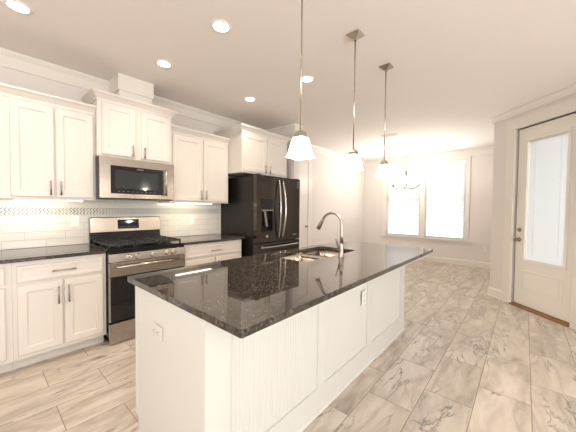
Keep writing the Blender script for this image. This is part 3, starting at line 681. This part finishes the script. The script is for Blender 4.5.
# ------------------------------------------------------------------ pendants
def sq(hw, z): return [(-hw, -hw, z), (hw, -hw, z), (hw, hw, z), (-hw, hw, z)]
def pendant(label):
    """origin at the bottom of the shade; ceiling at H"""
    zb = 1.640; t = thing('pendant_light', label, 'pendant light', (0, 0, zb), 0, 'pendant lights over the island')
    c = H - zb
    a = MB(); a.loft([sq(0.056, c - 0.0005), sq(0.056, c - 0.006), sq(0.012, c - 0.040), sq(0.010, c - 0.046)]); a.build('canopy', M['pnickel'], t)
    a = MB(); a.tube([(0, 0, 0.17), (0, 0, c - 0.04)], 0.0055, 10); a.build('rod', M['pnickel'], t, smooth=True)
    a = MB(); a.loft([sq(0.029, 0.132), sq(0.029, 0.150), sq(0.023, 0.172), sq(0.010, 0.178)]); a.build('cap', M['pnickel'], t)
    a = MB()
    out = [(0.036, 0.134), (0.042, 0.110), (0.050, 0.070), (0.057, 0.036), (0.062, 0.018), (0.068, 0.008)]
    a.loft([sq(h, z) for h, z in out] + [sq(h - 0.004, z - 0.0) for h, z in reversed(out[1:])] + [sq(0.032, 0.128)], True, True)
    a.build('lamp_shade', M['glow'], t, bevel=0.004)
    l = pointlamp((0, 0, 0.02), 9, WARM, 0.03, t, 'bulb_light')
    return t
p = pendant('white glass pendant light nearest the camera, its rod leaving the picture top')
q = dup(p); s_ = dup(p)
q['label'] = 'middle white glass pendant light over the island'
s_['label'] = 'farthest white glass pendant light over the island, nearest the dining chandelier'
for o, x in ((p, 1.355), (q, 2.055), (s_, 2.705)): o.location = (x, 1.08, 1.640)

# recessed lights
def downlight(label):
    t = thing('recessed_light', label, 'ceiling light', (0, 0, H), 0, 'recessed ceiling lights over the kitchen')
    a = MB(); a.lathe([(0.080, -0.0003), (0.078, -0.005), (0.062, -0.007), (0.058, -0.0035)], n=32, cap=False); a.build('trim_ring', M['plate'], t, smooth=True)
    a = MB(); a.lathe([(0.059, -0.0005), (0.059, -0.0045)], n=32); a.build('lens', M['disc'], t)
    l = bpy.data.lights.new('down_light', 'SPOT'); l.energy = 32; l.color = WARM; l.spot_size = math.radians(150); l.spot_blend = 0.9; l.shadow_soft_size = 0.07
    o = bpy.data.objects.new('down_light', l); COL.objects.link(o); o.location = (0, 0, -0.02); o.parent = t
    return t
dl = downlight('large lit recessed ceiling light at the top left picture corner')
spots = [((0.224, 2.765), None), ((1.287, 1.835), 'lit recessed ceiling light nearest the top picture edge, clear of the pendant rods'),
         ((1.25, 2.735), 'lit recessed ceiling light above the cabinet over the microwave'), ((2.377, 2.744), 'lit recessed ceiling light above and left of the refrigerator cabinet'),
         ((2.412, 1.841), 'lit recessed ceiling light just right of the nearest pendant rod')]
for i, (pp, lb) in enumerate(spots):
    o = dl if i == 0 else dup(dl)
    o.location = (pp[0], pp[1], H)
    if lb: o['label'] = lb

# ceiling vent
t = thing('ceiling_vent', 'small white rectangular ceiling vent between last pendant and chandelier', 'vent', (5.25, 2.0, H))
a = MB(); ringframe(a, 0, 0, 0, 0, 0, 0, 0) if False else None
a.box(-0.08, 0.08, -0.16, -0.145, -0.010, -0.0003).box(-0.08, 0.08, 0.145, 0.16, -0.010, -0.0003).box(-0.08, -0.065, -0.145, 0.145, -0.010, -0.0003).box(0.065, 0.08, -0.145, 0.145, -0.010, -0.0003); a.build('frame', M['ceil'], t)
a = MB()
for i in range(9): x = -0.056 + i * 0.014; a.loft([[(x, yy, -0.002), (x + 0.002, yy, -0.002), (x + 0.009, yy, -0.009), (x + 0.007, yy, -0.009)] for yy in (-0.145, 0.145)])
a.build('louvre', M['ceil'], t)

# chandelier
t = thing('chandelier', 'slim nickel chandelier with curved arms hanging before the dining windows', 'chandelier', (6.40, 2.05, 1.77))
c = H - 1.77
a = MB(); a.lathe([(0.065, c - 0.0005), (0.062, c - 0.012), (0.020, c - 0.030), (0.010, c - 0.040)]); a.build('canopy', M['nickel'], t, smooth=True)
a = MB()
z = 0.50; k = 0
while z < c - 0.05:
    pts = []
    for i in range(13):
        an = 2 * PI * i / 12; u = 0.009 * math.cos(an); v = 0.019 * math.sin(an)
        pts.append((u, 0, z + v) if k % 2 else (0, u, z + v))
    a.tube(pts, 0.0022, 6, False); z += 0.030; k += 1
a.build('chain', M['nickel'], t, smooth=True)
a = MB(); a.lathe([(0.006, 0.0), (0.018, 0.012), (0.012, 0.03), (0.030, 0.045), (0.034, 0.07), (0.014, 0.095), (0.011, 0.14), (0.024, 0.165), (0.026, 0.30), (0.026, 0.40), (0.012, 0.43), (0.006, 0.49)]); a.build('column', M['nickel'], t, smooth=True)
for i in range(6):
    an = math.radians(20 + 60 * i); cx, sn = math.cos(an), math.sin(an)
    prof = [(0.025, 0.06), (0.08, 0.030), (0.15, 0.020), (0.22, 0.035), (0.27, 0.055), (0.295, 0.075)]
    a = MB(); a.tube([(r_ * cx, r_ * sn, zz) for r_, zz in prof], 0.007, 8); arm = a.build('arm', M['nickel'], t, smooth=True)
    a = MB(); a.lathe([(0.010, 0), (0.030, 0.010), (0.034, 0.020), (0.022, 0.028), (0.020, 0.045)], (0.295 * cx, 0.295 * sn, 0.072), 16); a.build('cup', M['nickel'], arm, smooth=True)
    a = MB(); a.lathe([(0.018, 0.046), (0.034, 0.070), (0.044, 0.11), (0.056, 0.15), (0.054, 0.15), (0.042, 0.11), (0.030, 0.07), (0.018, 0.05)], (0.295 * cx, 0.295 * sn, 0.072), 16); a.build('lamp_shade', M['cshade'], arm, smooth=True)
    pointlamp((0.295 * cx, 0.295 * sn, 0.255), 10, (1.0, 0.95, 0.88), 0.05, t, 'candle_light')
